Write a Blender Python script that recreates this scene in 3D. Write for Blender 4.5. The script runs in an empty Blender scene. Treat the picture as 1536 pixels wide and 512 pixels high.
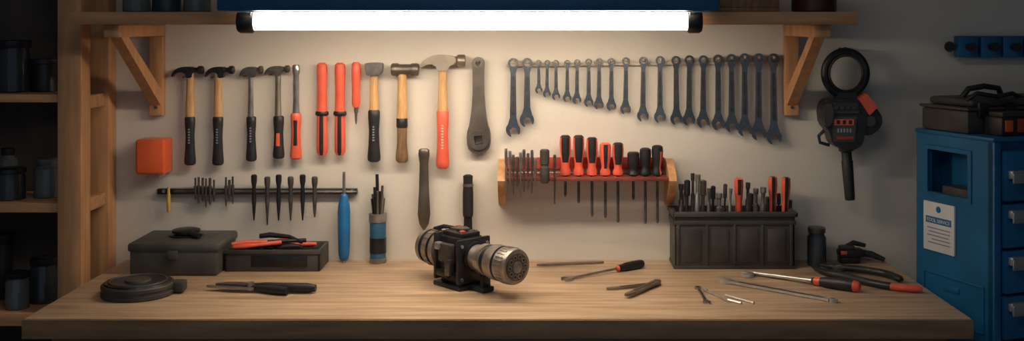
import bpy, bmesh, math, random
from mathutils import Vector, Matrix
from mathutils.geometry import tessellate_polygon
random.seed(7)
# ---- scale conventions: wall at y=0, bench top z=0.90, camera 3.25 m from wall
D=3.25; F=1625.; VX=800.; VY=36.; CZ=1.608; BZ=0.90
def W(px,py,d=0.03):
    s=F/(D-d); return Vector(((px-VX)/s,-d,CZ-(py-VY)/s))
def G(px,py,h=0.0):
    s=(py-VY)/(CZ-BZ-h); d=D-F/s; return Vector(((px-VX)/s,-d,BZ+h))
PX=1/505.0
# ---------------- materials
def mat(name,col,rough=.5,metal=0.,var=.15,scale=20,stretch=(1,1,1),bump=0.,bscale=60,detail=4,emit=0,col2=None,coord='Object'):
    m=bpy.data.materials.new(name); m.use_nodes=True
    n=m.node_tree.nodes; l=m.node_tree.links; b=n['Principled BSDF']
    tc=n.new('ShaderNodeTexCoord'); mp=n.new('ShaderNodeMapping'); mp.inputs['Scale'].default_value=stretch
    l.new(tc.outputs[coord],mp.inputs['Vector'])
    nz=n.new('ShaderNodeTexNoise'); nz.inputs['Scale'].default_value=scale; nz.inputs['Detail'].default_value=detail
    l.new(mp.outputs['Vector'],nz.inputs['Vector'])
    cr=n.new('ShaderNodeValToRGB'); cr.color_ramp.elements[0].position=.3; cr.color_ramp.elements[1].position=.7
    c2=col2 if col2 else tuple(min(1,c*(1+var)) for c in col)
    cr.color_ramp.elements[0].color=(*[c*(1-var) for c in col],1); cr.color_ramp.elements[1].color=(*c2,1)
    l.new(nz.outputs['Fac'],cr.inputs['Fac']); l.new(cr.outputs['Color'],b.inputs['Base Color'])
    b.inputs['Roughness'].default_value=rough; b.inputs['Metallic'].default_value=metal
    if bump:
        n2=n.new('ShaderNodeTexNoise'); n2.inputs['Scale'].default_value=bscale; n2.inputs['Detail'].default_value=5
        l.new(mp.outputs['Vector'],n2.inputs['Vector'])
        bp=n.new('ShaderNodeBump'); bp.inputs['Strength'].default_value=bump; bp.inputs['Distance'].default_value=.004
        l.new(n2.outputs['Fac'],bp.inputs['Height']); l.new(bp.outputs['Normal'],b.inputs['Normal'])
    if emit:
        b.inputs['Emission Color'].default_value=(*col,1); b.inputs['Emission Strength'].default_value=emit
    return m
M_wall=mat('plaster',(.67,.62,.55),.9,0,.05,3.0,bump=.35,bscale=25)
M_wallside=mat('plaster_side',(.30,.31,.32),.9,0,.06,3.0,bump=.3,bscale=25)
M_floor=mat('concrete',(.10,.095,.09),.8,0,.25,4,bump=.3)
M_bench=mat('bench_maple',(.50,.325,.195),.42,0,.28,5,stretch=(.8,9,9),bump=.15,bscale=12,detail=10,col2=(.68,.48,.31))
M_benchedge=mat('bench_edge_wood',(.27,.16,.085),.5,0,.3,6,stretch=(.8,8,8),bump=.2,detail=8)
M_pine=mat('pine',(.54,.285,.13),.5,0,.2,6,stretch=(9,9,.8),bump=.1,detail=8)
M_pineh=mat('pine_shelf',(.52,.28,.135),.5,0,.22,6,stretch=(.8,9,9),bump=.1,detail=8)
M_shadepanel=mat('painted_shade_panel',(.055,.046,.04),.8,0,.3,6)  # near-black colour stands in for the shade behind the left shelves
M_hwood=mat('hickory',(.60,.35,.155),.4,0,.2,25,stretch=(6,6,1),detail=6)
M_hwood2=mat('aged_wood',(.20,.11,.055),.5,0,.35,25,stretch=(6,6,1),detail=6)
M_black=mat('black_rubber',(.018,.018,.02),.45,0,.3,40,bump=.1,bscale=300)
M_blackm=mat('black_metal',(.03,.03,.033),.35,.5,.4,20)
M_char=mat('charcoal_plastic',(.055,.049,.044),.5,0,.35,12,bump=.15,bscale=80)
M_boxg=mat('aged_grey_tin',(.08,.077,.068),.5,.2,.35,9,bump=.2)
M_orange=mat('orange_red_grip',(.76,.12,.065),.38,0,.08,30)
M_orange2=mat('translucent_orange',(.80,.13,.035),.3,0,.1,12)
M_red=mat('dark_red',(.38,.05,.03),.45,0,.2,20)
M_dred=mat('red_brown_bar',(.20,.045,.028),.45,0,.2,20)
M_tin=mat('oxblood_tin',(.06,.018,.015),.4,.2,.3,15)
M_steel=mat('steel',(.40,.385,.365),.30,.85,.2,40)
M_steeld=mat('dark_steel',(.13,.12,.115),.38,.7,.35,40)
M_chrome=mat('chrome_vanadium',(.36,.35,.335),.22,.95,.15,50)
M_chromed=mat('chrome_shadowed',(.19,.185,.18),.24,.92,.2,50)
M_channel=mat('wrench_channel',(.085,.08,.078),.4,.6,.3,50)
M_benchchrome=mat('polished_chrome',(.60,.59,.57),.28,.65,.12,50)
M_iron=mat('aged_iron',(.27,.225,.185),.42,.7,.25,18,bump=.08,bscale=120)
M_ironb=mat('dark_iron',(.16,.135,.115),.42,.7,.35,14,bump=.08,bscale=120)
M_alu=mat('cast_aluminium',(.36,.33,.30),.42,.78,.3,30,bump=.12)
M_blue=mat('blue_handle',(.02,.15,.38),.35,0,.15,20)
M_bluecab=mat('blue_enamel',(.012,.135,.30),.42,.1,.22,5,bump=.05)
M_bluelamp=mat('blue_lamp_housing',(.012,.07,.17),.4,.2,.15,5)
M_bluetube=mat('blue_cardboard',(.03,.12,.22),.5,0,.25,20)
M_teal=mat('dark_teal_tin',(.02,.045,.06),.4,.2,.25,20)
M_cream=mat('cream_plastic',(.55,.48,.38),.5,0,.1,20)
M_white=mat('white_print',(.75,.76,.75),.5,0,.03,20)
M_print=mat('blue_print',(.02,.16,.36),.5,0,.03,20)
M_grey=mat('grey_print',(.25,.27,.3),.6,0,.03,20)
M_silver=mat('silver_handle',(.34,.37,.39),.35,.5,.1,20)
M_yellow=mat('yellow_plastic',(.65,.42,.10),.5,0,.1,20)
M_glass=mat('dark_glass',(.035,.04,.045),.12,0,.2,10)
M_glass2=mat('smoky_glass',(.10,.115,.12),.1,0,.2,10)
M_tube=mat('fluorescent_tube',(1.0,.87,.68),.4,0,.0,5,emit=38)
# ---------------- builder
class B:
    def __init__(s,name,M=None): s.name=name; s.bm=bmesh.new(); s.mats=[]; s.M=M
    def mi(s,m):
        if m not in s.mats: s.mats.append(m)
        return s.mats.index(m)
    def _f(s,vs,i,sm=True):
        try:
            f=s.bm.faces.new(vs); f.material_index=i; f.smooth=sm
        except ValueError: pass
    def box(s,c,size,m,rot=None,bev=.0015,segs=2):
        t=bmesh.new(); bmesh.ops.create_cube(t,size=1)
        bmesh.ops.scale(t,vec=Vector(size),verts=t.verts)
        bev=min(bev,min(size)*.45)
        if bev>0: bmesh.ops.bevel(t,geom=t.edges[:],offset=bev,segments=segs,profile=.5,affect='EDGES')
        T=Matrix.Translation(Vector(c))
        if rot is not None: T=T@(rot if isinstance(rot,Matrix) else Matrix.Rotation(rot,4,'Y'))
        i=s.mi(m); vm={v:s.bm.verts.new(T@v.co) for v in t.verts}
        for f in t.faces: s._f([vm[v] for v in f.verts],i)
        t.free()
    def bx(s,x0,x1,y0,y1,z0,z1,m,bev=.0015):
        s.box(((x0+x1)/2,(y0+y1)/2,(z0+z1)/2),(abs(x1-x0),abs(y1-y0),abs(z1-z0)),m,bev=bev)
    def lathe(s,p0,p1,prof,m,seg=16,sq=1.,up=None,caps=True):
        p0=Vector(p0);p1=Vector(p1);a=(p1-p0); L=a.length; a.normalize()
        r=Vector(up) if up else (Vector((0,1,0)) if abs(a.y)<.8 else Vector((0,0,1)))
        v=(r-a*r.dot(a)).normalized(); u=v.cross(a)
        rings=[]
        for t,rad in prof:
            c=p0+a*(L*t)
            rings.append([s.bm.verts.new(c+u*math.cos(2*math.pi*k/seg)*rad+v*math.sin(2*math.pi*k/seg)*rad*sq) for k in range(seg)])
        for i in range(len(rings)-1):
            for k in range(seg):
                mm=m(i,(k+.5)/seg*360,(prof[i][0]+prof[i+1][0])/2) if callable(m) else m
                s._f([rings[i][k],rings[i][(k+1)%seg],rings[i+1][(k+1)%seg],rings[i+1][k]],s.mi(mm))
        if caps:
            m0=m(0,0,0) if callable(m) else m; m1=m(len(prof)-2,0,1) if callable(m) else m
            s._f(rings[0][::-1],s.mi(m0)); s._f(rings[-1],s.mi(m1))
    def cyl(s,p0,p1,r0,m,r1=None,seg=14):
        s.lathe(p0,p1,[(0,r0),(1,r1 if r1 is not None else r0)],m,seg)
    def prism(s,pts,holes,m,o,ux,uy,th):
        o=Vector(o);ux=Vector(ux);uy=Vector(uy);n=ux.cross(uy).normalized()
        loops=[pts]+list(holes); flat=[p for lp in loops for p in lp]
        tris=tessellate_polygon([[Vector((p[0],p[1],0)) for p in lp] for lp in loops])
        A=[s.bm.verts.new(o+ux*p[0]+uy*p[1]+n*th/2) for p in flat]
        C=[s.bm.verts.new(o+ux*p[0]+uy*p[1]-n*th/2) for p in flat]
        i=s.mi(m)
        for t in tris:
            s._f([A[k] for k in t],i); s._f([C[k] for k in t][::-1],i)
        b=0
        for lp in loops:
            N=len(lp)
            for k in range(N): s._f([A[b+k],A[b+(k+1)%N],C[b+(k+1)%N],C[b+k]],i)
            b+=N
    def wprism(s,pts,m,d0,d1,holes=()):
        dm=(d0+d1)/2; o=Vector((0,-dm,0))
        cv=lambda lp:[(W(x,y,dm).x,W(x,y,dm).z) for x,y in lp]
        s.prism(cv(pts),[cv(h) for h in holes],m,o,(1,0,0),(0,0,1),abs(d1-d0))
    def wl(s,x,prof,m,d=.03,sq=.75,seg=16,x1=None):
        y0=prof[0][0];y1=prof[-1][0]
        s.lathe(W(x,y0,d),W(x1 if x1 is not None else x,y1,d),[((y-y0)/(y1-y0),r*PX) for y,r in prof],m,seg,sq,up=(0,1,0))
    def tube(s,path,r,m,seg=10,closed=False,sq=1):
        P=[Vector(p) for p in path]; N=len(P); rings=[]; prev=None
        for i in range(N):
            if closed: t=P[(i+1)%N]-P[i-1]
            else: t=P[min(i+1,N-1)]-P[max(i-1,0)]
            t.normalize()
            if prev is None:
                rf=Vector((0,0,1)) if abs(t.z)<.8 else Vector((0,1,0))
            else: rf=prev
            v=(rf-t*rf.dot(t)).normalized(); prev=v; u=v.cross(t)
            rr=r[i] if isinstance(r,(list,tuple)) else r
            rings.append([s.bm.verts.new(P[i]+u*math.cos(2*math.pi*k/seg)*rr+v*math.sin(2*math.pi*k/seg)*rr*sq) for k in range(seg)])
        for i in range(N if closed else N-1):
            a=rings[i];b=rings[(i+1)%N]
            mm=m(i) if callable(m) else m
            for k in range(seg): s._f([a[k],a[(k+1)%seg],b[(k+1)%seg],b[k]],s.mi(mm))
        if not closed:
            m0=m(0) if callable(m) else m; m1=m(N-2) if callable(m) else m
            s._f(rings[0][::-1],s.mi(m0)); s._f(rings[-1],s.mi(m1))
    def done(s,ang=38,parent=None):
        bm=s.bm
        if s.M is not None: bmesh.ops.transform(bm,matrix=s.M,verts=bm.verts)
        bmesh.ops.recalc_face_normals(bm,faces=bm.faces[:])
        xs=[v.co for v in bm.verts]
        c=Vector([(min(p[i] for p in xs)+max(p[i] for p in xs))/2 for i in range(3)])
        bmesh.ops.translate(bm,vec=-c,verts=bm.verts)
        me=bpy.data.meshes.new(s.name); bm.to_mesh(me); bm.free()
        for m in s.mats: me.materials.append(m)
        me.set_sharp_from_angle(angle=math.radians(ang))
        ob=bpy.data.objects.new(s.name,me); ob.location=c
        bpy.context.collection.objects.link(ob)
        if parent: ob.parent=parent
        return ob
def arc(cx,cy,r,a0,a1,n,ry=None):
    ry=ry or r
    return [(cx+r*math.cos(math.radians(a0+(a1-a0)*i/n)),cy+ry*math.sin(math.radians(a0+(a1-a0)*i/n))) for i in range(n+1)]
def sm(pts,it=2,closed=True):
    for _ in range(it):
        o=[]
        for i in range(len(pts)):
            a=pts[i];b=pts[(i+1)%len(pts)]
            o+= [(a[0]*.75+b[0]*.25,a[1]*.75+b[1]*.25),(a[0]*.25+b[0]*.75,a[1]*.25+b[1]*.75)]
        pts=o
    return pts
# ---------------- room
def room(name,x0,x1,y0,y1,z0,z1,m):
    b=B(name); b.bx(x0,x1,y0,y1,z0,z1,m,bev=0); return b.done()
room('wall_back',-2.3,2.3,0,.12,0,2.6,M_wall)
room('wall_left',-2.42,-2.3,-3.6,.12,0,2.6,M_wallside)
room('wall_right',2.3,2.42,-3.6,.12,0,2.6,M_wallside)
room('floor',-2.42,2.42,-4.2,.12,-.08,0,M_floor)
room('ceiling',-2.42,2.42,-3.6,.12,2.6,2.7,M_wallside)
# ---------------- workbench
b=B('workbench')
b.bx(-1.224,1.053,-.65,-.002,.856,.90,M_bench,bev=.003)
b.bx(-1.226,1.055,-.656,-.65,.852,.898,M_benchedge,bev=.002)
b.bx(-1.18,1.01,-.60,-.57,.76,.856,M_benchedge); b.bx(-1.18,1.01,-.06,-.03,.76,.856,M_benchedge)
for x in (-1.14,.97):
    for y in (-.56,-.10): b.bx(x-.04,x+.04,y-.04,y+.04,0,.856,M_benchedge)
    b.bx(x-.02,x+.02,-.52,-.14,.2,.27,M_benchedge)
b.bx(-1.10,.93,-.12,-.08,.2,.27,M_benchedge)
b.done()
# ---------------- left shelving unit
b=B('shelving_unit')
for x0,x1 in ((-1.316,-1.250),(-2.06,-1.994)):
    for y0,y1 in ((-.256,-.190),(-.062,-.002)): b.bx(x0,x1,y0,y1,0,2.15,M_pine,bev=.003)
    for z in (1.4125,1.120,.805,.40,2.0): b.bx(x0+.015,x1-.01,-.19,-.062,z-.045,z-.008,M_pineh)
for z,t in ((1.4125,.022),(1.111,.026),(.805,.035),(.40,.03),(2.0,.03)):
    b.bx(-1.994,-1.316,-.25,-.03,z-t,z,M_pineh)
b.bx(-2.0,-1.32,-.014,-.002,.05,2.12,M_shadepanel,bev=0)  # added sheet, its dark colour paints shade over the wall here
b.done()
def jar(name,x,y,z,r,h,m,ml=None,neck=.75,M=None):
    b=B(name,M); c=Vector((x,y,z))
    b.lathe(c,c+Vector((0,0,h)),[(0,r*.9),(.03,r),(.74,r),(.82,r*neck),(.86,r*neck)],m,24)
    if ml: b.lathe(c+Vector((0,0,h*.85)),c+Vector((0,0,h)),[(0,r*neck*1.12),(.1,r*neck*1.16),(.9,r*neck*1.16),(1,r*neck*1.05)],ml,24)
    return b.done()
def sj(name,px,py_top,zs,rpx,m,ml,d=.15,neck=.8):
    s=F/(D-d); top=CZ-(py_top-VY)/s
    return jar(name,(px-VX)/s,-d,zs,rpx/s,top-zs,m,ml,neck)
sj('storage_jar',20,60,1.4125,23,M_glass,M_blackm,neck=.95)
sj('paint_can',68,88,1.4125,20,M_blackm,M_blackm,d=.12,neck=.98)
sj('glass_jar',12,222,1.111,14,M_glass2,M_blackm,d=.085,neck=.6)
sj('storage_jar',16,252,1.111,21,M_glass,M_blackm,d=.18,neck=.9)
sj('glass_jar',72,237,1.111,20,M_glass2,M_glass2,d=.14,neck=.7)
sj('storage_jar',66,386,.805,20,M_glass,M_blackm,d=.12,neck=.85)
sj('storage_jar',26,408,.805,17,M_glass2,M_blackm,d=.19,neck=.85)
sj('paint_can',5,350,.805,13,M_blackm,M_blackm,d=.08,neck=.98)
# ---------------- top shelf + brackets
b=B('wall_shelf'); b.bx(-1.222,.856,-.40,-.002,1.606,1.640,M_pineh,bev=.002)
b.done()
for x0,x1 in ((-1.142,-1.102),(.748,.790)):
    b=B('shelf_bracket')
    b.bx(x0,x1,-.030,-.002,1.335,1.572,M_pine,bev=.003)
    b.bx(x0,x1,-.372,-.002,1.572,1.606,M_pine,bev=.003)
    xm=(x0+x1)/2
    b.prism([(-.34,1.572),(-.285,1.572),(-.03,1.415),(-.03,1.365)],[],M_pine,(xm,0,0),(0,1,0),(0,0,1),.030)
    for z in (1.36,1.40): b.cyl((xm,-.029,z),(xm,-.034,z),.005,M_steeld)
    b.done()
# ---------------- fluorescent lamp
e=bpy.data.objects.new('fluorescent_lamp',None); e.location=(-.16,-.455,1.64); bpy.context.collection.objects.link(e)
def par(o): o.parent=e; o.matrix_parent_inverse=Matrix.Translation(-e.location)
xl=(335-800)/582; xr=(1073-800)/582
b=B('housing'); b.bx(xl,xr,-.52,-.33,1.6405,1.72,M_bluelamp,bev=.006); b.bx(xl+.02,xr-.02,-.50,-.42,1.638,1.641,M_white,bev=0); par(b.done())
b=B('tube'); x0=(383-800)/581; x1=(1030-800)/581
b.lathe((x0,-.455,1.614),(x1,-.455,1.614),[(0,.0195),(.002,.0215),(.998,.0215),(1,.0195)],M_tube,24); par(b.done())
b=B('lamp_holders')
for xa,xb in ((358,383),(1030,1052)):
    xa=(xa-800)/581; xb=(xb-800)/581
    b.lathe((xa,-.455,1.615),(xb,-.455,1.615),[(0,.027),(.15,.031),(.85,.031),(1,.027)],M_blackm,24)
    b.bx(xa+.004,xb-.004,-.482,-.428,1.615,1.642,M_blackm)
par(b.done())
# shelf-top goods
def tj(name,px,rpx,h,m,ml,d=.25,neck=.9):
    s=F/(D-d); jar(name,(px-VX)/s,-d,1.640,rpx/s,h,m,ml,neck)
tj('mason_jar',205,20,.14,M_glass2,M_blackm); tj('varnish_tin',250,21,.12,M_teal,M_blackm,neck=.97); tj('mason_jar',296,20,.13,M_glass2,M_steeld)
tj('varnish_tin',1221,33,.14,M_tin,M_blackm,d=.28,neck=.97)
b=B('wooden_crate'); xa=.50; b.bx(xa,xa+.17,-.30,-.12,1.640,1.652,M_hwood2)
for y in (-.30,-.128): b.bx(xa,xa+.17,y,y+.008,1.652,1.74,M_hwood2)
for x in (xa,xa+.162): b.bx(x,x+.008,-.292,-.128,1.652,1.74,M_hwood2)
b.done()
# ---------------- wall tools
def peg(b,px,py,d1,r=.0022):
    p=W(px,py,.02); b.cyl((p.x,-.0005,p.z),(p.x,-d1,p.z),r,M_steeld,seg=8)
def claw_head(b,x0,x1,y0,y1,m,d=.03,th=.018):
    w=x1-x0;h=y1-y0
    P=[(0,.80),(.04,.50),(.14,.22),(.28,.06),(.42,0),(.70,.02),(.72,.5),(.66,.62),(.655,1),(.46,1),(.45,.66),(.34,.48),(.2,.52),(.09,.68),(.02,.95)]
    b.wprism(sm([(x0+u*w,y0+v*h) for u,v in P],1),m,d-th/2,d+th/2)
    yc=y0+.30*h
    b.lathe(W(x0+.66*w,yc,d),W(x1,yc,d),[(0,.30*h*PX),(.25,.22*h*PX),(.45,.24*h*PX),(.55,.36*h*PX),(.9,.38*h*PX),(1,.32*h*PX)],m,18)
def grip(y0,y1,r):
    L=y1-y0
    return [(y0,r*.8),(y0+.03*L,r),(y0+.15*L,r*.98),(y0+.4*L,r*.84),(y0+.7*L,r*.95),(y0+.9*L,r*1.1),(y0+.97*L,r*1.05),(y1,r*.7)]
def label(b,x,y0,y1,r,m=M_grey,d=.03,n=6,w=2.2,sq=.75):
    for k in range(n):
        y=y0+(y1-y0)*(k+.5)/n; p=W(x,y,d)
        b.box((p.x,-(d+r*PX*sq+.0002),p.z),(w*2*PX*(1 if k%2 else .8),.0012,(y1-y0)/n*.55*PX),m,bev=0)
for x0,x1,hx,hb in ((258,305,285,248),(308,351,327,248)):
    b=B('claw_hammer'); claw_head(b,x0,x1,100,117,M_blackm)
    b.wl(hx,[(106,5.5),(130,5.5),(160,6.5),(178,6.5)],M_hwood); b.wl(hx,grip(175,hb,8),M_black); label(b,hx,192,216,7.2,w=1.6); peg(b,hx-8,116,.034); b.done()
b=B('claw_hammer'); claw_head(b,360,394,100,116,M_steeld)
b.wl(376,[(106,4),(130,3.6),(178,4.6)],M_steel); b.wl(377,grip(175,242,7.5),M_black); label(b,377,190,214,6.8,w=1.4); peg(b,367,114,.034); b.done()
b=B('claw_hammer'); claw_head(b,397,434,99,114,M_steeld)
b.wl(417,[(104,4.5),(130,4),(178,5)],M_iron)
b.wl(418,grip(174,238,8),lambda i,a,t: M_orange if (.35<t<.6 and 250<a<290) else M_black); peg(b,406,112,.034); b.done()
b=B('pry_bar'); b.wl(444,[(97,3.5),(99,5.5),(108,5.5),(113,4),(130,4.5),(150,4),(172,5.5)],M_steel,sq=.5)
b.wl(444,grip(170,239,8),lambda i,a,t: M_black if (.15<t<.8 and 245<a<295) else M_orange); peg(b,444,104,.034); b.done()
for x in (483,510):
    b=B('insulated_nut_driver')
    b.wl(x,[(94,4),(97,7.5),(105,8),(135,7.2),(160,7.4),(168,8)],M_orange)
    b.wl(x,[(167,9),(169,10),(172,10),(174,8)],M_black)
    b.wl(x,[(173,7.2),(190,8),(215,8.2),(228,8),(233,5)],lambda i,a,t: M_black if (.1<t and 240<a<300) else M_orange)
    peg(b,x,100,.02); b.done()
b=B('scratch_awl'); b.wl(534,[(93,4),(96,6.5),(110,7),(140,6),(155,6.2),(161,4.5)],M_orange)
b.wl(534,[(160,3),(168,3),(170,2),(182,1.6),(187,.5)],M_steel); peg(b,534,100,.02); b.done()
b=B('mallet'); b.wprism(sm([(549,94),(573,94),(575,98),(573,110),(568,113),(553,113),(549,110),(548,98)],1),M_steeld,.012,.048)
b.wl(561,[(110,5.5),(130,6),(168,7)],M_hwood); b.wl(561,grip(165,243,9),M_black); label(b,561,188,212,8,w=1.6); peg(b,553,112,.034); b.done()
b=B('sledge_hammer')
b.lathe(W(587,104.5,.032),W(628,104.5,.032),[(0,.016),(.05,.019),(.25,.019),(.3,.016),(.7,.016),(.75,.019),(.95,.019),(1,.016)],M_ironb,20)
b.wl(603,[(108,7),(125,6.5),(178,8)],M_hwood); b.wl(603,[(177,7.5),(178,8.5),(190,8.5),(192,7.5)],M_black)
b.wl(603,[(191,7.5),(215,7.5),(236,9.5),(241,9),(244,6)],M_hwood2); peg(b,596,114,.034); b.done()
b=B('claw_hammer')
P=[(630,99),(634,92),(642,86),(654,82),(676,83),(684,86),(684,95),(674,99),(672,107),(656,107),(655,100),(648,96),(640,97),(633,102)]
b.wprism(sm(P,2),M_iron,.018,.044)
b.lathe(W(678,91,.031),W(698,91,.031),[(0,.013),(.3,.0125),(.45,.018),(.9,.018),(1,.016)],M_iron,20)
b.wl(664,[(104,7),(125,6.2),(150,7),(170,8)],M_hwood); b.wl(664,[(166,8),(168,9.3),(200,8.2),(225,8.8),(243,10),(250,9.5),(253,6)],M_orange)
label(b,664,186,224,8.9,M_cream,n=9,w=1.8); peg(b,648,98,.034); b.done()
b=B('ring_slogging_spanner')
out=arc(717.5,95,9.5,180,360,10)+[(726,108),(727,150),(731,185),(736,198),(736,218),(731,227),(720,231),(708,229),(701,221),(700,200),(705,185),(709,150),(709,108)]
b.wprism(sm(out,1),M_ironb,.008,.028,holes=[arc(717.5,95,4.2,0,330,11),[(711,204),(723,202),(725,215),(713,217)]])
b.wprism(arc(718,210,15,0,345,23),M_ironb,.004,.034,holes=[[(711,204),(723,202),(725,215),(713,217)]])
b.wprism(arc(717.5,95,8.5,0,345,23),M_ironb,.006,.031,holes=[arc(717.5,95,4.2,0,330,11)])
peg(b,717.5,92,.036,.003); b.done()
b=B('cold_chisel'); b.wl(636,[(223,5),(225,8),(232,8.5),(245,6.5),(285,7.5),(300,8.5),(322,9.5),(336,7),(343,3),(346,1)],M_ironb,sq=.5); peg(b,636,229,.02); b.done()
b=B('file_handle'); b.wl(702,[(262,4),(264,7.5),(272,7),(290,8),(318,8),(325,7.5)],M_black); b.wl(702,[(324,6),(346,6.5),(372,3)],M_blackm,sq=.5)
b.wl(702,[(276,7.8),(278,8.3),(280,7.8)],M_iron); peg(b,702,267,.02); b.done()
b=B('wall_alarm_beacon')
p=W(230.5,234,.05); b.box((p.x,-.045,p.z),(44*PX,.075,52*PX),M_orange2,bev=.008,segs=3)
b.bx(p.x-.02,p.x+.02,-.06,-.0005,p.z-.064,p.z-.052,M_cream); b.bx(p.x-.03,p.x+.03,-.0085,-.0005,p.z-.05,p.z+.045,M_blackm)
b.done()
b=B('magnetic_tool_bar'); 
pl=W(237,287,.01); pr=W(536,286,.01)
b.bx(pl.x,pr.x,-.020,-.0005,pl.z-.008,pl.z+.008,M_blackm); 
b.lathe((pl.x+.05,-.023,pl.z),(pr.x,-.023,pl.z),[(0,.003),(.02,.005),(.98,.005),(1,.003)],M_steeld,8)
for x in (246,528): 
    q=W(x,287,.02); b.cyl((q.x,-.019,q.z),(q.x,-.024,q.z),.005,M_steel)
b.done()
b=B('yellow_marker'); b.wl(253,[(281,2),(291,2.2),(293,3),(315,3),(319,1.5)],M_yellow,d=.0265,sq=1); b.done()
for k,x in enumerate((381,401,418,436,454,472)):
    b=B('pin_punch'); top=262+(k%2)*3; bot=331 if k<5 else 326
    bot+= (k==1)*7
    b.wl(x,[(top,3),(top+2,4.6),(top+10,4.4),(top+18,2.8),(300,3.4),(318,2.2),(bot,.9)],M_steeld if k%2 else M_blackm,d=.037,sq=1); b.done()
b=B('drill_bit_set')
for x,t,u,r in ((293,267,300,1.5),(298,266,306,1.8),(304,267,303,2),(309,268,312,1.6),(315,267,308,2.2),(321,270,303,1.5),(339,266,310,1.5),(344,270,300,2),(349,265,307,1.6)):
    b.wl(x,[(t,r),(t+12,r),(t+13,r*1.6),(t+22,r*1.6),(t+24,r),(u-3,r*.8),(u,.4)],M_steeld,d=.031,sq=1,seg=8)
b.done()
b=B('blue_screwdriver'); b.wl(516,[(258,2),(262,2.3),(300,2.3)],M_steel,d=.038,sq=1)
b.wl(516,[(291,4),(294,6),(300,6.2),(306,8.5),(318,9.5),(350,9.2),(380,8.5),(388,7),(391,4)],M_blue,d=.038,sq=1)
b.wl(517,[(390,2.3),(400,2.2),(410,1)],M_steel,d=.038,sq=1,x1=514); b.done()
c=G(567,394); b=B('tube_of_needle_files'); r=.0255
b.lathe(c,c+Vector((0,0,.145)),[(0,r*.95),(.02,r),(.1,r),(.10,r*.92),(.12,r*.92),(.82,r*.95),(.84,r*1.05),(1,r*1.05)],lambda i,a,t: M_alu if t<.11 or t>.83 else M_bluetube,24)
b.lathe(c+Vector((0,0,.03)),c+Vector((0,0,.075)),[(0,r*.98),(1,r*.98)],lambda i,a,t: M_blackm,24)
for k in range(11):
    a=k*2.4; q=c+Vector((math.cos(a)*.012,math.sin(a)*.012,.14)); tp=q+Vector((math.cos(a)*.006,math.sin(a)*.006,.05+.012*(k%4)))
    b.cyl(q,tp,.0038,(M_steeld,M_blackm,M_iron)[k%3],seg=8)
b.cyl(c+Vector((0,0,.14)),c+Vector((-.003,0,.262)),.005,M_blackm,seg=10)
b.done()
# ---------------- wrench function
def wrench(b,P0,P1,n,ro,rj,th,m,tilt=15,hole=.6,sw=.42):
    P0=Vector(P0);P1=Vector(P1); ux=(P1-P0); L=ux.length; ux.normalize(); n=Vector(n).normalized(); uy=n.cross(ux).normalized()
    b.prism(arc(0,0,ro,0,345,23),[arc(0,0,ro*hole,0,330,11)],m,P0,ux,uy,th)
    Lc=L-rj*.9
    h0=ro*sw; h1=ro*sw*1.25
    b.prism([(ro*.8,-h0*1.5),(ro*1.8,-h0),(Lc-rj*1.6,-h1),(Lc-rj*.7,-h1*1.6),(Lc-rj*.7,h1*1.6),(Lc-rj*1.6,h1),(ro*1.8,h0),(ro*.8,h0*1.5)],[],m,P0,ux,uy,th*.62)
    b.prism([(ro*2.4,-h0*.5),(Lc-rj*2,-h1*.5),(Lc-rj*2,h1*.5),(ro*2.4,h0*.5)],[],M_channel,P0,ux,uy,th*.66)
    ct,st=math.cos(math.radians(tilt)),math.sin(math.radians(tilt))
    j=arc(0,0,rj,32,328,22)+[(rj*.25,-rj*.50),(-rj*.12,-rj*.46),(-rj*.34,0),(-rj*.12,rj*.46),(rj*.25,rj*.50)]
    j=[(x*1.0,y*.95) for x,y in j]
    b.prism([(Lc+x*ct-y*st,x*st+y*ct) for x,y in j],[],m,P0,ux,uy,th*.9)
WR=[(770,87,205),(791,87,190),(808,90,140),(821,90,146),(834,90,150),(851,90,153),(866,89,156),(883,88,160),(899,87,164),(917,87,166),(939,86,171),(965,85,182),(990,84,184),(1014,84,187),(1034,83,188),(1055,83,191),(1077,82,195),(1097,81,198),(1117,80,204),(1138,80,210),(1160,80,216)]
rail=B('wrench_rail'); a0=W(760,98,.008); a1=W(1174,93,.008)
dv=(a1-a0); ang=math.atan2(dv.z,dv.x)
rail.box((a0+a1)/2,(dv.length,.012,.010),M_cream,rot=-ang,bev=.002)
for i,(x,yt,yb) in enumerate(WR):
    L=yb-yt; ro=1.6+L*.052; 
    if i<2: ro=8.2
    rj=ro*1.38
    b=B('combination_wrench'); dd=.026
    c0=W(x,yt+ro,dd)
    dx=random.uniform(-1,1)
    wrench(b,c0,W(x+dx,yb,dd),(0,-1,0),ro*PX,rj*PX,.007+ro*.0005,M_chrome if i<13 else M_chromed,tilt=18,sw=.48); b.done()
    q=W(x,yt+ro*1.0,dd); rail.cyl((q.x,-.0005,q.z+ro*PX*.25),(q.x,-.036,q.z+ro*PX*.25),ro*PX*.2,M_cream,seg=8)
rail.done()
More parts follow.
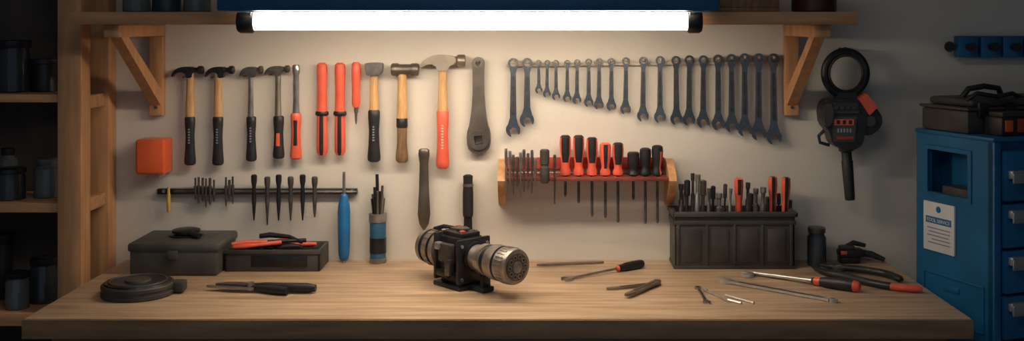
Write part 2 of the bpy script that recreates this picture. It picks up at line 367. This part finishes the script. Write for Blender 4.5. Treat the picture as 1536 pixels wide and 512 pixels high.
# ---------------- screwdriver rack
b=B('screwdriver_rack')
prof=[(-.001,CZ-(240-36)/505),(-.03,CZ-(240-36)/505),(-.10,CZ-(258-36)/510),(-.115,CZ-(268-36)/510),(-.10,CZ-(284-36)/510),(-.03,CZ-(310-36)/510),(-.001,CZ-(310-36)/505)]
for px in (753,1006):
    X=W(px,265,.06).x; b.prism(prof,[],M_pine,(X,0,0),(0,1,0),(0,0,1),.022)
xa=W(759,265,.06).x; xb=W(1000,265,.06).x
zz=W(0,266,.06).z
for y0,y1 in ((-.04,-.001),(-.11,-.082)): b.bx(xa,xb,y0,y1,zz-.005,zz+.005,M_dred)
DR=[(848,203),(868,203),(888,206),(908,214),(927,214),(950,228),(968,222),(986,218)]
b.bx(xa,xb,-.012,-.001,zz+.018,zz+.052,M_red)
b.bx(xa,W(841,0,.06).x,-.082,-.04,zz-.005,zz+.005,M_dred)
for p,q in zip([x for x,_ in DR],[x for x,_ in DR][1:]+[1003]):
    u=W(p,0,.06).x+.006; v=W(q,0,.06).x-.006
    if q==1003: v=xb
    b.bx(u,v,-.082,-.04,zz-.005,zz+.005,M_dred)
b.bx(W(841,0,.06).x,W(848,0,.06).x-.006,-.082,-.04,zz-.005,zz+.005,M_dred)
b.done()
def drv_prof(y0,y1,r): 
    L=y1-y0
    return [(y0,r*.6),(y0+.05*L,r*.95),(y0+.2*L,r*1.02),(y0+.45*L,r*.95),(y0+.68*L,r*.72),(y0+.8*L,r*.7),(y0+.9*L,r*.95),(y1,r*.9)]
for i,(x,yt) in enumerate(DR):
    tip=(295,305,325,327,334,300,336,335)[i]
    b=B('screwdriver'); d=.061
    if i==5:
        b.wl(x,[(yt,7),(yt+2,9),(yt+18,9),(yt+22,7),(yt+30,7),(yt+32,8.5),(262,8.5),(263.5,4)],M_black,d=d,sq=1)
    elif i>5: b.wl(x,drv_prof(yt,262.3,8.5),M_black if i==6 else (lambda i_,a,t:M_orange if (a<250 and a>225 and t>.2) else M_black),d=d,sq=1)
    elif i==3: b.wl(x,drv_prof(yt,262.3,8.5),lambda i_,a,t:M_black if (a>245 and a<295 and .1<t<.75) else M_orange,d=d,sq=1)
    else: b.wl(x,drv_prof(yt,262.3,8.5),lambda i_,a,t:M_orange if (t>.66 or (not(235<a<305) and t>.12)) else M_black,d=d,sq=1)
    b.wl(x,[(258,2.1),(tip-8,2.0),(tip-4,2.3),(tip,1.2)],M_steeld,d=d,sq=1,seg=10); b.done()
b=B('driver_bit_assortment')
for x,t,u in ((759,222,290),(765,226,286),(770,232,292),(776,235,282),(781,228,296),(786,224,288),(792,230,284),(798,225,290),(803,236,280),(832,232,306)):
    b.wl(x,[(t,1.5),(t+2,2.3),(t+24,2.3),(t+26,1.4),(258,1.6),(u,1.0)],M_steel if x%2 else M_steeld,d=.1145,sq=1,seg=8)
b.done()
b=B('socket_holder'); b.wl(817,[(224,5),(226,7),(246,7),(247,6),(250,6),(251,7),(272,7),(275,5)],M_char,d=.124,sq=1); 
b.done()
# ---------------- device with ring on right
b=B('inspection_magnifier_tool'); d=.06
c=W(1268,110,d); b.tube([c+Vector((math.cos(t)*.060,0,math.sin(t)*.063)) for t in [i*math.pi/20 for i in range(40)]],.0125,M_black,12,closed=True)
b.tube([c+Vector((math.cos(t)*.050,-.008,math.sin(t)*.053)) for t in [i*math.pi/20 for i in range(40)]],.004,M_char,8,closed=True)
b.wl(1268,[(71,2),(73,4),(80,4)],M_black,d=d,sq=1); q=W(1268,74,.06); b.cyl((q.x,-.0005,q.z),(q.x,-.062,q.z),.004,M_black)
b.wprism([(1256,138),(1281,138),(1285,152),(1252,152)],M_black,.045,.080)
b.wprism(sm([(1234,150),(1256,147),(1292,148),(1297,168),(1294,190),(1290,216),(1276,224),(1256,222),(1244,214),(1240,196),(1231,186),(1229,166)],1),M_black,.030,.095)
b.wprism(sm([(1229,160),(1240,152),(1246,163),(1243,186),(1232,190)],1),M_char,.025,.105)
b.wprism([(1284,148),(1296,140),(1312,160),(1300,172)],M_orange,.04,.10)
b.wprism(sm([(1290,165),(1308,158),(1320,176),(1316,192),(1298,204),(1288,196)],1),M_black,.03,.09)
b.wprism(arc(1305,182,8,0,345,23),M_char,.088,.094)
b.wprism([(1247,175),(1285,175),(1282,213),(1250,213)],M_char,.0945,.0975)
b.wprism([(1251,179),(1281,179),(1281,188),(1251,188)],M_orange,.097,.100)
for k in range(3): b.wprism([(1255+k*9,180.5),(1260+k*9,180.5),(1260+k*9,186.5),(1255+k*9,186.5)],M_black,.0995,.1005)
for k in range(5): b.wprism([(1256+k*4.6,193),(1258.6+k*4.6,193),(1258.6+k*4.6,199),(1256+k*4.6,199)],M_silver,.097,.0985)
b.wprism([(1254,205),(1281,205),(1279,209),(1256,209)],M_red,.097,.0985)
b.wprism([(1250,154),(1286,154),(1289,170),(1247,170)],M_char,.0945,.100)
for k in range(4): b.cyl(W(1254+k*9,162,.100),W(1254+k*9,162,.106),.006,M_black)
b.tube([W(1236,196,.07),W(1228,204,.07),W(1230,214,.07),W(1244,218,.07)],.005,M_black,8)
b.wl(1269,[(220,11),(226,11),(228,7.5),(240,7.5),(242,8.5),(294,7.5),(300,7)],M_black,d=d,sq=1,x1=1275,seg=18)
b.done()
# ---------------- right hook rack
b=B('hook_rail')
a=W(1418,70,.01); z=a.z; b.bx(a.x,1.62,-.014,-.0005,z-.006,z+.006,M_blackm)
for x in (1449,1483,1516,1550):
    q=W(x,70,.03); b.box((q.x,-.030,q.z),(.060,.038,.064),M_bluecab,bev=.004)
    b.cyl((q.x,-.049,q.z),(q.x,-.075,q.z),.010,M_black); b.cyl((q.x,-.075,q.z),(q.x,-.082,q.z),.013,M_black)
q=W(1425,70,.02); b.lathe((q.x-.006,-.014,q.z),(q.x-.006,-.04,q.z),[(0,.006),(.6,.006),(.7,.016),(1,.014)],M_black)
b.done()
# ---------------- blue cabinet
ca=math.radians(20.5); Fx,Fd=1.180,.471
MC=Matrix.Translation((Fx,-Fd,0))@Matrix.Rotation(ca,4,'Z')
CT=1.3155; CL=.289; CW=.45
e2=bpy.data.objects.new('tool_cabinet',None); e2.location=MC@Vector((CW/2,CL/2,0)); bpy.context.collection.objects.link(e2)
def par2(o): o.parent=e2; o.matrix_parent_inverse=Matrix.Translation(-e2.location)
b=B('carcass',MC)
op=[(.087,1.145),(.24,1.145),(.24,1.262),(.087,1.262)]
b.prism([(.001,.0),(CL,.0),(CL,CT-.008),(.001,CT-.008)],[op],M_bluecab,(.006,0,0),(0,1,0),(0,0,1),.012)
b.prism([(.075,1.133),(.252,1.133),(.252,1.274),(.075,1.274)],[op],M_bluecab,(-.001,0,0),(0,1,0),(0,0,1),.006)
b.bx(CW-.012,CW,0,CL,0,CT-.008,M_bluecab); b.bx(.012,CW-.012,CL-.012,CL,0,CT-.008,M_bluecab)
b.bx(-.004,CW+.004,-.006,CL+.004,CT-.012,CT,M_bluecab,bev=.004)
b.bx(.012,CW-.012,.02,CL-.012,1.120,1.132,M_bluecab)
b.bx(.07,.076,.03,CL-.012,1.132,CT-.012,M_bluecab); b.bx(.012,.07,.10,.20,1.132,1.165,M_char)
b.bx(.012,CW-.012,.02,.026,.05,CT-.012,M_bluecab); b.bx(0,.022,-.004,.02,0,CT-.012,M_bluecab); b.bx(CW-.022,CW,-.004,.02,0,CT-.012,M_bluecab)
b.bx(.0,CW,-.004,.02,0,.06,M_bluecab)
for (y0,y1,z0,z1) in ((.03,.26,.92,.925),(.03,.26,.80,.805),(.03,.035,.80,.925),(.255,.26,.80,.925),(.12,.18,.885,.90),(.03,.26,.72,.73)): b.bx(-.004,.001,y0,y1,z0,z1,M_bluecab)
par2(b.done())
b=B('drawers',MC)
zh=[1.213,1.111,.991,.873,.755,.637,.519]
for i,z in enumerate(zh):
    t=z+.032 if i else CT-.035; bt=(zh[i+1]+.040) if i<6 else .42
    b.bx(.028,CW-.028,-.012,.02,bt,t,M_bluecab,bev=.004)
    b.bx(.035,CW-.035,-.030,-.010,z-.003,z+.019,M_silver,bev=.004); b.bx(.035,CW-.035,-.034,-.027,z-.014,z+.014,M_silver,bev=.003)
b.bx(.028,CW-.028,-.012,.02,.07,.41,M_bluecab,bev=.004)
par2(b.done())
b=B('notice_sign',MC)
b.bx(-.006,-.0005,.134,.2535,.984,1.118,M_white,bev=.0005)
b.bx(-.0072,-.0055,.145,.243,1.060,1.078,M_print,bev=0)
for k,(u,v) in enumerate(((.15,.238),(.15,.232),(.155,.238),(.15,.22),(.15,.235))): b.bx(-.0068,-.0058,u,v,1.045-k*.010,1.048-k*.010,M_grey,bev=0)
b.lathe(Vector((-.0055,.194,1.100)),Vector((-.007,.194,1.100)),[(0,.009),(1,.009)],M_print,16)
par2(b.done())
def txt(body,y,z,size,m):
    cu=bpy.data.curves.new('sign_text','FONT'); cu.body=body; cu.size=size; cu.extrude=.0003; cu.align_x='CENTER'; cu.materials.append(m)
    o=bpy.data.objects.new('sign_text',cu); bpy.context.collection.objects.link(o)
    R=MC@Matrix.Translation((-.0076,y,z))@Matrix(((0,0,-1,0),(-1,0,0,0),(0,1,0,0),(0,0,0,1)))
    o.parent=e2; o.matrix_parent_inverse=Matrix.Translation(-e2.location); o.matrix_basis=R
txt('TOOL SERVICE',.194,1.064,.0135,M_white)
b=B('power_tool_case',MC)
b.bx(.0,.40,.09,.27,CT,CT+.062,M_char,bev=.008); b.bx(-.004,.404,.085,.275,CT+.062,CT+.070,M_char,bev=.003); b.bx(.02,.38,.095,.265,CT+.070,CT+.092,M_char,bev=.010)
for x in (.03,.12): b.bx(x,x+.03,.080,.09,CT+.045,CT+.082,M_blackm)
b.tube([(.06,.18,CT+.09),(.075,.17,CT+.115),(.12,.16,CT+.122),(.17,.16,CT+.115),(.19,.17,CT+.09)],.008,M_black)
b.tube([(.02,.12,CT+.088),(.04,.10,CT+.108),(.10,.09,CT+.098),(.16,.10,CT+.105),(.22,.12,CT+.088)],.006,M_black)
b.done()
b=B('cordless_drill_battery',MC); b.bx(.04,.14,.012,.075,CT,CT+.05,M_black,bev=.006); b.bx(.05,.075,.009,.014,CT+.012,CT+.042,M_orange2); b.bx(.09,.13,.008,.013,CT+.01,CT+.045,M_red)
b.bx(.05,.13,.02,.07,CT+.05,CT+.062,M_char); b.bx(.15,.30,.012,.07,CT,CT+.045,M_orange2,bev=.008); b.bx(.16,.29,.008,.013,CT+.01,CT+.03,M_black); b.done()
# ---------------- bench objects
def gbox(px0,px1,pyb,h):
    a=G(px0,pyb); c=G(px1,pyb); return a.x,c.x,a.y
x0,x1,yf=gbox(190,328,415,.09)
b=B('metal_storage_box'); 
b.bx(x0+.006,x1-.006,yf+.004,-.015,BZ,BZ+.075,M_boxg,bev=.006); b.bx(x0,x1,yf,-.012,BZ+.067,BZ+.092,M_boxg,bev=.008)
xm=(x0+x1)/2; 
b.lathe((xm,yf*.45,BZ+.092),(xm,yf*.45,BZ+.112),[(0,.048),(.2,.048),(.3,.030),(.5,.030),(.55,.040),(.85,.040),(1,.03)],M_blackm,24)
b.cyl((xm+.02,yf*.6,BZ+.105),(xm+.055,yf*.7,BZ+.10),.008,M_blackm)
b.box((xm,yf-.003,BZ+.06),(.03,.006,.024),M_boxg); b.done()
x0,x1,yf=gbox(337,480,408,.06); yb=-.025
b=B('parts_tray'); h=.062
b.bx(x0+.006,x1-.006,yf+.004,yb,BZ,BZ+.006,M_char)
for (a,c,e_,f) in ((x0,x1,yf,yf+.008),(x0,x1,yb-.008,yb),(x0,x0+.008,yf,yb),(x1-.008,x1,yf,yb)): b.bx(a,c,e_,f,BZ,BZ+h,M_char,bev=.003)
b.bx(x0-.003,x1+.003,yf-.003,yf+.003,BZ+h-.012,BZ+h,M_char); 
b.box(((x0+x1)/2+.02,yf-.001,BZ+.03),(.16,.004,.03),M_blackm)
b.done()
b=B('assorted_pliers_in_tray')
b.bx(x0+.012,x1-.012,yf+.012,yb-.012,BZ+.006,BZ+.045,M_blackm)
for k in range(20):
    u=random.uniform(x0+.05,x1-.05); v=random.uniform(yf+.03,yb-.03); a=random.uniform(-.5,.5); L=random.uniform(.03,.045)
    z=BZ+.053+random.uniform(0,.014); m=(M_orange,M_black,M_blackm,M_steeld,M_orange)[k%5]
    dvec=Vector((math.cos(a),math.sin(a)*.4,.06))*L
    b.tube([Vector((u,v,z))-dvec,Vector((u,v,z+.003)),Vector((u,v,z))+dvec],[.006,.008,.005],m,10)
q=Vector((x0+.05,yf+.02,BZ+.068))
b.tube([q+Vector((-.03,0,-.002)),q+Vector((0,0,0)),q+Vector((.05,.01,.004)),q+Vector((.10,.03,.006))],[.006,.008,.006,.007],M_orange)
b.tube([q+Vector((-.035,.0,.006)),q+Vector((.0,.01,.010)),q+Vector((.06,.03,.008)),q+Vector((.17,.04,.01))],[.005,.007,.005,.006],lambda i:M_orange if i<2 else M_black)
b.tube([q+Vector((.03,.06,.018)),q+Vector((.06,.06,.022)),q+Vector((.12,.05,.018)),q+Vector((.16,.03,.006))],[.007,.008,.006,.005],M_black)
b.done()
c=G(215,0+436.5); rr=.092
b=B('coiled_tape_measure'); c=Vector((c.x,-.415,BZ))
b.lathe(c,c+Vector((0,0,.032)),[(0,rr*.97),(.1,rr),(.35,rr),(.4,rr*.97),(.6,rr*.97),(.65,rr),(.9,rr),(1,rr*.96)],M_char,48)
b.lathe(c+Vector((0,0,.032)),c+Vector((0,0,.036)),[(0,rr*.92),(1,rr*.90)],M_blackm,48)
b.tube([c+Vector((math.cos(t)*rr*.78,math.sin(t)*rr*.78,.036)) for t in [i*math.pi/20 for i in range(40)]],.003,M_char,8,closed=True)
b.lathe(c+Vector((0,0,.034)),c+Vector((0,0,.042)),[(0,.035),(.8,.033),(1,.028)],M_char,32)
b.box(c+Vector((rr+.008,.02,.018)),(.035,.04,.028),M_char,bev=.006); b.done()
def frame(p0,p1):
    ux=(p1-p0); ux.z=0; L=ux.length; ux.normalize(); uy=Vector((-ux.y,ux.x,0)); return ux,uy,L
def bscrew(name,tip,end,hl,r,mh,ms=M_steel,rs=.0035,tipw=None):
    b=B(name); tip=Vector(tip); end=Vector(end)
    tip.z=BZ+rs+.0005; end.z=BZ+r
    a=(end-tip).normalized(); hs=end-a*hl
    b.cyl(tip,hs+a*.01,rs,ms,seg=10)
    b.lathe(hs,end,[(0,r*.5),(.06,r*.75),(.18,r*.72),(.32,r*.95),(.6,r),(.88,r*.95),(.96,r*.8),(1,r*.5)],mh,16)
    return b
b=B('tin_snips'); p0=G(305,437); p1=G(473,441); ux,uy,L=frame(p0,p1)
o=p0+Vector((0,0,.012))
def lp(u,v,w=0): return o+ux*u*L+uy*v+Vector((0,0,w))
b.prism(sm([(0,.006),(.10*L,-.004),(.30*L,-.014),(.48*L,-.012),(.50*L,.006),(.3*L,.012),(.12*L,.010)],1),[],M_steel,o,ux,uy,.006)
b.prism(sm([(.06*L,.004),(.2*L,.030),(.36*L,.028),(.48*L,.012),(.46*L,-.006),(.25*L,.004)],1),[],M_steeld,o+Vector((0,0,.005)),ux,uy,.005)
b.cyl(lp(.42,.003,-.006),lp(.42,.003,.014),.010,M_steel)
b.tube([lp(.42,.0),lp(.52,-.006),lp(.66,-.018),lp(.78,-.026)],[.006,.009,.012,.010],M_black,12)
b.tube([lp(.42,.008,.004),lp(.55,.008,.004),lp(.75,.0,.003),lp(.92,.004,.002),lp(1.0,.004,.002)],[.006,.009,.0125,.013,.009],M_black,12)
b.done()
# central machine
zc=BZ+.086; PL=Vector((-.300,-.20,zc)); PR=Vector((-.043,-.48,zc)); ax=(PR-PL).normalized(); LL=(PR-PL).length
side=Vector((0,0,1)).cross(ax).normalized()
RM=Matrix(((ax.x,side.x,0,0),(ax.y,side.y,0,0),(0,0,1,0),(0,0,0,1)))
b=B('pump_motor_assembly')
pr=[(0,.030),(.0,.040),(.02,.047),(.06,.048),(.065,.044),(.09,.044),(.095,.049),(.15,.049),(.155,.045),(.17,.045),(.175,.049),(.22,.049),(.225,.042),(.27,.042)]
b.lathe(PL,PR,pr,lambda i,a,t: M_blackm if i in(3,4,7,8,9) else M_alu,36)
for k in range(18):
    a=k*math.pi/9; v=side*math.cos(a)+Vector((0,0,1))*math.sin(a)
    q=PL+ax*LL*.122+v*.049
    b.box(q,(.016,.005,.005),M_alu,rot=RM@Matrix.Rotation(a,4,'X'),bev=.001)
cb=PL+ax*LL*.41
def mb(u,v,z,su,sv,sz,m,bev=.004): b.box(cb+ax*u+side*v+Vector((0,0,z-.086)),(su,sv,sz),m,rot=RM,bev=bev)
mb(0,0,.088,.095,.088,.100,M_blackm,.012)
mb(-.052,0,.080,.010,.105,.125,M_black,.003); mb(.050,0,.076,.010,.112,.118,M_black,.003)
mb(0,0,.142,.080,.066,.012,M_black,.003); mb(-.015,.008,.148,.045,.04,.010,M_char)
mb(.028,-.02,.149,.016,.016,.010,M_red); mb(-.036,.02,.150,.018,.018,.008,M_red)
mb(0,0,.024,.090,.075,.044,M_blackm,.005); mb(0,-.004,.006,.115,.098,.012,M_black,.003)
mb(0,-.050,.095,.055,.020,.050,M_char,.005); mb(.020,-.058,.060,.020,.02,.045,M_steeld); mb(-.025,-.058,.112,.02,.02,.02,M_alu)
mb(-.01,-.054,.040,.05,.015,.02,M_blackm)
for u in (-.058,.056):
    for v,z in ((-.044,.030),(-.044,.118),(.044,.118),(.044,.030)):
        q=cb+ax*u+side*v+Vector((0,0,z-.086)); b.cyl(q-ax*.003,q+ax*.003,.005,M_steel,seg=6)
for su in(-.03,.03):
    for sv in (-.025,.025):
        q=cb+ax*su+side*sv; b.cyl(q+Vector((0,0,.058)),q+Vector((0,0,.066)),.005,M_steel,seg=6)
q=cb+ax*.004+Vector((0,0,.062)); b.lathe(q,q+Vector((0,0,.010)),[(0,.018),(.7,.018),(1,.014)],M_steeld,20)
b.tube([cb+ax*-.05+side*.03+Vector((0,0,.055)),cb+ax*-.09+side*.01+Vector((0,0,.060)),cb+ax*-.12+Vector((0,0,.050))],.006,M_blackm)
pr=[(.50,.034),(.54,.034),(.545,.040),(.58,.040),(.585,.034),(.66,.033),(.665,.041),(.71,.041),(.715,.037),(.76,.037),(.77,.044),(.80,.046),(.86,.046),(.865,.043),(.88,.043),(.885,.0465),(.985,.0465),(1.0,.044)]
b.lathe(PL,PR,pr,lambda i,a,t: M_blackm if i in(2,3,8,12,13) else (M_steel if i in(5,6,7) else M_alu),40)
for k in range(30):
    a=k*2*math.pi/30; v=side*math.cos(a)+Vector((0,0,1))*math.sin(a)
    b.box(PL+ax*LL*.935+v*.0465,(.026,.003,.004),M_alu,rot=RM@Matrix.Rotation(a,4,'X'),bev=.0008)
b.lathe(PR-ax*.004,PR+ax*.003,[(0,.036),(1,.035)],M_steeld,36)
b.lathe(PR,PR+ax*.008,[(0,.016),(.6,.015),(1,.010)],M_alu,24)
for k in range(10):
    a=k*2*math.pi/10; v=side*math.cos(a)+Vector((0,0,1))*math.sin(a)
    b.cyl(PR+v*.026+ax*.002,PR+v*.026+ax*.0045,.006,M_alu,seg=12); b.cyl(PR+v*.026+ax*.004,PR+v*.026+ax*.005,.004,M_black,seg=12)
mb(.10,0,.035,.012,.03,.05,M_blackm); mb(.085,.0,.008,.06,.04,.014,M_black)
b.done()
b=bscrew('ratchet_wrench',G(852,421),G(965,402),.10,.013,lambda i,a,t:M_orange if t<.05 or t>.93 else M_black,rs=.004)
wp=G(851,421); dirw=(G(965,402)-wp).normalized(); dirw.z=0
b.prism([( .018*math.cos(math.radians(t))-.0, .015*math.sin(math.radians(t))) for t in range(35,326,18)]+[(.002,-.006),(-.003,0),(.002,.006)],[],M_steel,wp+Vector((0,0,.005)),-dirw,Vector((dirw.y,-dirw.x,0)),.008)
b.done()
b=B('hacksaw_blade'); p0=G(804,400); p1=G(908,396); ux,uy,L=frame(p0,p1)
b.prism(sm([(0,0),(.01,.008),(.05,.012),(.12,.014),(L-.01,.012),(L,.006),(L-.02,-.002),(.1,-.004),(.04,-.006)],1),[],M_iron,p0+Vector((0,0,.0035)),ux,uy,.006); b.done()
b=B('hinged_caliper'); pv=G(986,428)
for e_,w,zz_ in ((G(911,436),.010,.004),(G(940,449),.012,.010)):
    ux,uy,L=frame(pv,e_)
    b.prism(sm([(-.012,-.004),(-.006,w),(.05,w*.8),(L*.8,w*.8),(L,w*.3),(L,-w*.8),(L*.7,-w*.7),(.05,-w*.8),(-.006,-w)],1),[],M_iron,pv+Vector((0,0,zz_)),ux,uy,.006)
    b.prism([(.02,-w*.3),(L*.75,-w*.3),(L*.75,w*.3),(.02,w*.3)],[],M_steeld,pv+Vector((0,0,zz_+.001)),ux,uy,.006)
b.cyl(pv+Vector((0,0,.001)),pv+Vector((0,0,.016)),.008,M_steel); b.done()
MB=M_benchchrome
b=B('small_spanner'); wrench(b,G(1047,432,.004)*1,G(1061,455,.004),(0,0,1),.009,.011,.006,M_steel); b.done()
b=B('hex_key'); p=[G(1058,436,.003),G(1075,444,.003),G(1093,453,.003)]; b.tube(p,.0032,MB,6); b.cyl(G(1056,434,.004),G(1061,437,.004),.004,MB); b.done()
b=B('hex_key'); b.tube([G(1088,443,.0035),G(1110,449,.0035),G(1131,455,.0035)],.0034,MB,6); b.done()
b=B('hex_key'); b.tube([G(1092,450,.0035),G(1112,455,.0035)],.0034,MB,6); b.done()
b=B('combination_wrench'); wrench(b,G(1250,451,.005),G(1080,420,.005),(0,0,1),.011,.020,.010,MB,tilt=12,sw=.7); b.done()
b=bscrew('screwdriver',G(1122,412),G(1290,440),.135,.0165,lambda i,a,t:M_orange if (.10<t<.2 or t>.9 ) else M_black,rs=.0055,ms=MB)
q=G(1120,412,.006); b.prism([( .02*math.cos(math.radians(t)), .02*math.sin(math.radians(t))) for t in range(35,326,18)]+[(.004,-.009),(-.004,0),(.004,.009)],[],MB,q,(-1,.25,0),(-.25,-1,0),.009)
b.done()
# large slip-joint pliers
b=B('slip_joint_pliers')
def curve_pts(P,n=5):
    P=[Vector(p) for p in P]; out=[]
    for i in range(len(P)-1):
        a=P[max(i-1,0)];c=P[i];d_=P[i+1];f=P[min(i+2,len(P)-1)]
        for k in range(n):
            t=k/n; out.append(.5*((2*c)+(d_-a)*t+(2*a-5*c+4*d_-f)*t*t+(-a+3*c-3*d_+f)*t**3))
    out.append(P[-1]); return out
q=curve_pts([G(1219,400,.010),G(1240,409,.010),G(1270,415,.011),G(1305,424,.011),G(1345,431,.011),G(1384,434,.011)])
N=len(q); b.tube(q,[.005+.007*min(1,i/5) if i<N-2 else (.011,.007)[i-N+2] for i in range(N)],lambda i:M_orange if i>N*.70 else M_black,14,sq=.8)
q=curve_pts([G(1232,398,.012),G(1256,401,.014),G(1290,404,.014),G(1330,411,.012),G(1352,420,.011)])
N2=len(q); b.tube(q,[.006+.006*min(1,i/4) if i<N2-1 else .007 for i in range(N2)],lambda i:M_black,14,sq=.8)
o=G(1258,407,.012); b.cyl(o-Vector((0,0,.011)),o+Vector((0,0,.012)),.017,M_steeld,seg=20); b.cyl(o+Vector((0,0,.012)),o+Vector((0,0,.016)),.008,M_steel,seg=6)
b.done()
b=B('spring_clamp')
p=G(1278,396); z=BZ
b.box((p.x,p.y+.015,z+.030),(.075,.045,.024),M_black,bev=.008); b.box((p.x-.012,p.y+.012,z+.046),(.045,.03,.012),M_char,bev=.005)
b.box((p.x-.005,p.y+.015,z+.010),(.06,.04,.018),M_blackm,bev=.004); b.box((p.x-.026,p.y-.009,z+.034),(.018,.004,.010),M_orange,bev=.001)
b.tube([(p.x+.03,p.y+.015,z+.030),(p.x+.06,p.y+.008,z+.026),(p.x+.095,p.y-.004,z+.012)],[.010,.010,.007],M_black,12)
b.tube([(p.x-.02,p.y+.015,z+.045),(p.x+.01,p.y+.02,z+.058),(p.x+.045,p.y+.02,z+.050)],[.006,.008,.006],M_black,12)
b.done()
# ---------------- crate
x0,x1,yf=gbox(1012,1192,404,.16); yb=-.012; ht=.165
b=B('plastic_tool_crate')
def wallq(xa,xb,ya,yb_,za,zb,m=M_char,bev=.002): b.bx(xa,xb,ya,yb_,za,zb,m,bev)
wallq(x0,x1,yf,yf+.006,BZ,BZ+ht); wallq(x0,x1,yb-.006,yb,BZ,BZ+ht); wallq(x0,x0+.006,yf,yb,BZ,BZ+ht); wallq(x1-.006,x1,yf,yb,BZ,BZ+ht); wallq(x0,x1,yf,yb,BZ,BZ+.008)
for za,zb,ex in ((BZ+ht-.014,BZ+ht,.008),(BZ+.128,BZ+.140,.004),(BZ,BZ+.010,.002)):
    wallq(x0-ex,x1+ex,yf-ex,yf,za,zb,bev=.003); wallq(x0-ex,x0,yf-ex,yb,za,zb,bev=.003); wallq(x1,x1+ex,yf-ex,yb,za,zb,bev=.003)
w=x1-x0
for fx in (.03,.27,.5,.73,.97):
    wallq(x0+w*fx-.004,x0+w*fx+.004,yf-.004,yf,BZ+.01,BZ+.13)
for fx in (.15,.38,.62,.85): wallq(x0+w*fx-.025,x0+w*fx+.025,yf-.0025,yf,BZ+.02,BZ+.115,bev=.002)
b.bx(x0+.007,x1-.007,yf+.007,yb-.007,BZ+.009,BZ+.10,M_blackm)
b.done()
def cs(px,top,mh,r,d,tilt=0,kind=0):
    b=B('screwdriver' if kind==0 else 'chisel' if kind==1 else 'socket_extension')
    s=F/(D-d); T=Vector(((px-VX)/s,-d,CZ-(top-VY)/s)); Bm=Vector((T.x+tilt,-d,BZ+.101)); 
    if kind==0:
        b.lathe(T,Bm,[(0,r*.6),(.02,r*.95),(.15,r*1.05),(.32,r*.9),(.45,r*.7),(.62,r*.8),(.68,r*.6)],mh,16); b.cyl(T.lerp(Bm,.5),Bm,.0035,M_steel)
    elif kind==1:
        b.lathe(T,Bm,[(0,r*.5),(.02,r),(.3,r),(.32,r*.5),(1,r*.6)],mh,12)
    else:
        b.lathe(T,Bm,[(0,r),(.12,r),(.15,r*.65),(.35,r*.6),(.38,r),(1,r)],mh,12)
    b.done()
OB=lambda i,a,t:M_black if 255<a<285 and t<.3 and t>.03 else M_orange
BO=lambda i,a,t:M_orange if (a<240 and a>200) or a>300 else M_black
cs(1108,267,OB,.0135,.06); cs(1159,265,BO,.0135,.06); cs(1179,266,BO,.0135,.065,-.004)
L_=[(1022,276,M_steeld,.008,.04,2),(1031,270,M_black,.009,.08,1),(1039,260,M_steeld,.006,.05,2),(1047,262,M_steel,.008,.08,2),(1055,270,M_iron,.010,.05,1),(1064,283,M_steeld,.006,.085,2),(1070,279,M_black,.007,.04,1),(1079,290,M_steel,.009,.08,2),(1088,276,M_steeld,.006,.05,1),(1096,283,M_steel,.005,.08,2),(1122,274,M_steeld,.007,.04,2),(1126,290,M_black,.009,.08,1),(1134,283,M_alu,.008,.05,2),(1145,281,M_steel,.009,.08,2),(1151,295,M_steeld,.006,.04,1),(1168,290,M_steeld,.006,.04,1),(1186,300,M_steeld,.005,.04,1)]
for px,t,m,r,d,k in L_: cs(px,t,m,r,d,random.uniform(-.004,.004),k)
c=G(1225,398); jar('glass_bottle',c.x,c.y,BZ,.0275,.112,M_glass,M_steeld,neck=.8)
# ---------------- camera, lights, world
cam=bpy.data.cameras.new('camera'); co=bpy.data.objects.new('camera',cam); bpy.context.collection.objects.link(co)
co.location=(0,-D,CZ); co.rotation_euler=(math.pi/2,0,0); cam.sensor_width=36; cam.lens=F/1536*36
cam.shift_x=(768-VX)/1536; cam.shift_y=-(256-VY)/1536; cam.clip_start=.05
bpy.context.scene.camera=co
ld=bpy.data.lights.new('added_fill_light','AREA'); ld.shape='RECTANGLE'; ld.size=1.2; ld.size_y=.5; ld.energy=8; ld.color=(1,.95,.88)  # unseen overhead fill, added to brighten the scene; no real fixture
lo=bpy.data.objects.new('added_fill_light',ld); lo.location=(-.2,-2.0,2.57); lo.rotation_euler=(math.radians(12),0,0); bpy.context.collection.objects.link(lo)
w=bpy.data.worlds.new('world'); bpy.context.scene.world=w; w.use_nodes=True
w.node_tree.nodes['Background'].inputs[0].default_value=(.55,.75,1.0,1); w.node_tree.nodes['Background'].inputs[1].default_value=.19
sc=bpy.context.scene
sc.view_settings.view_transform='Standard'; sc.view_settings.look='None'; sc.view_settings.exposure=0
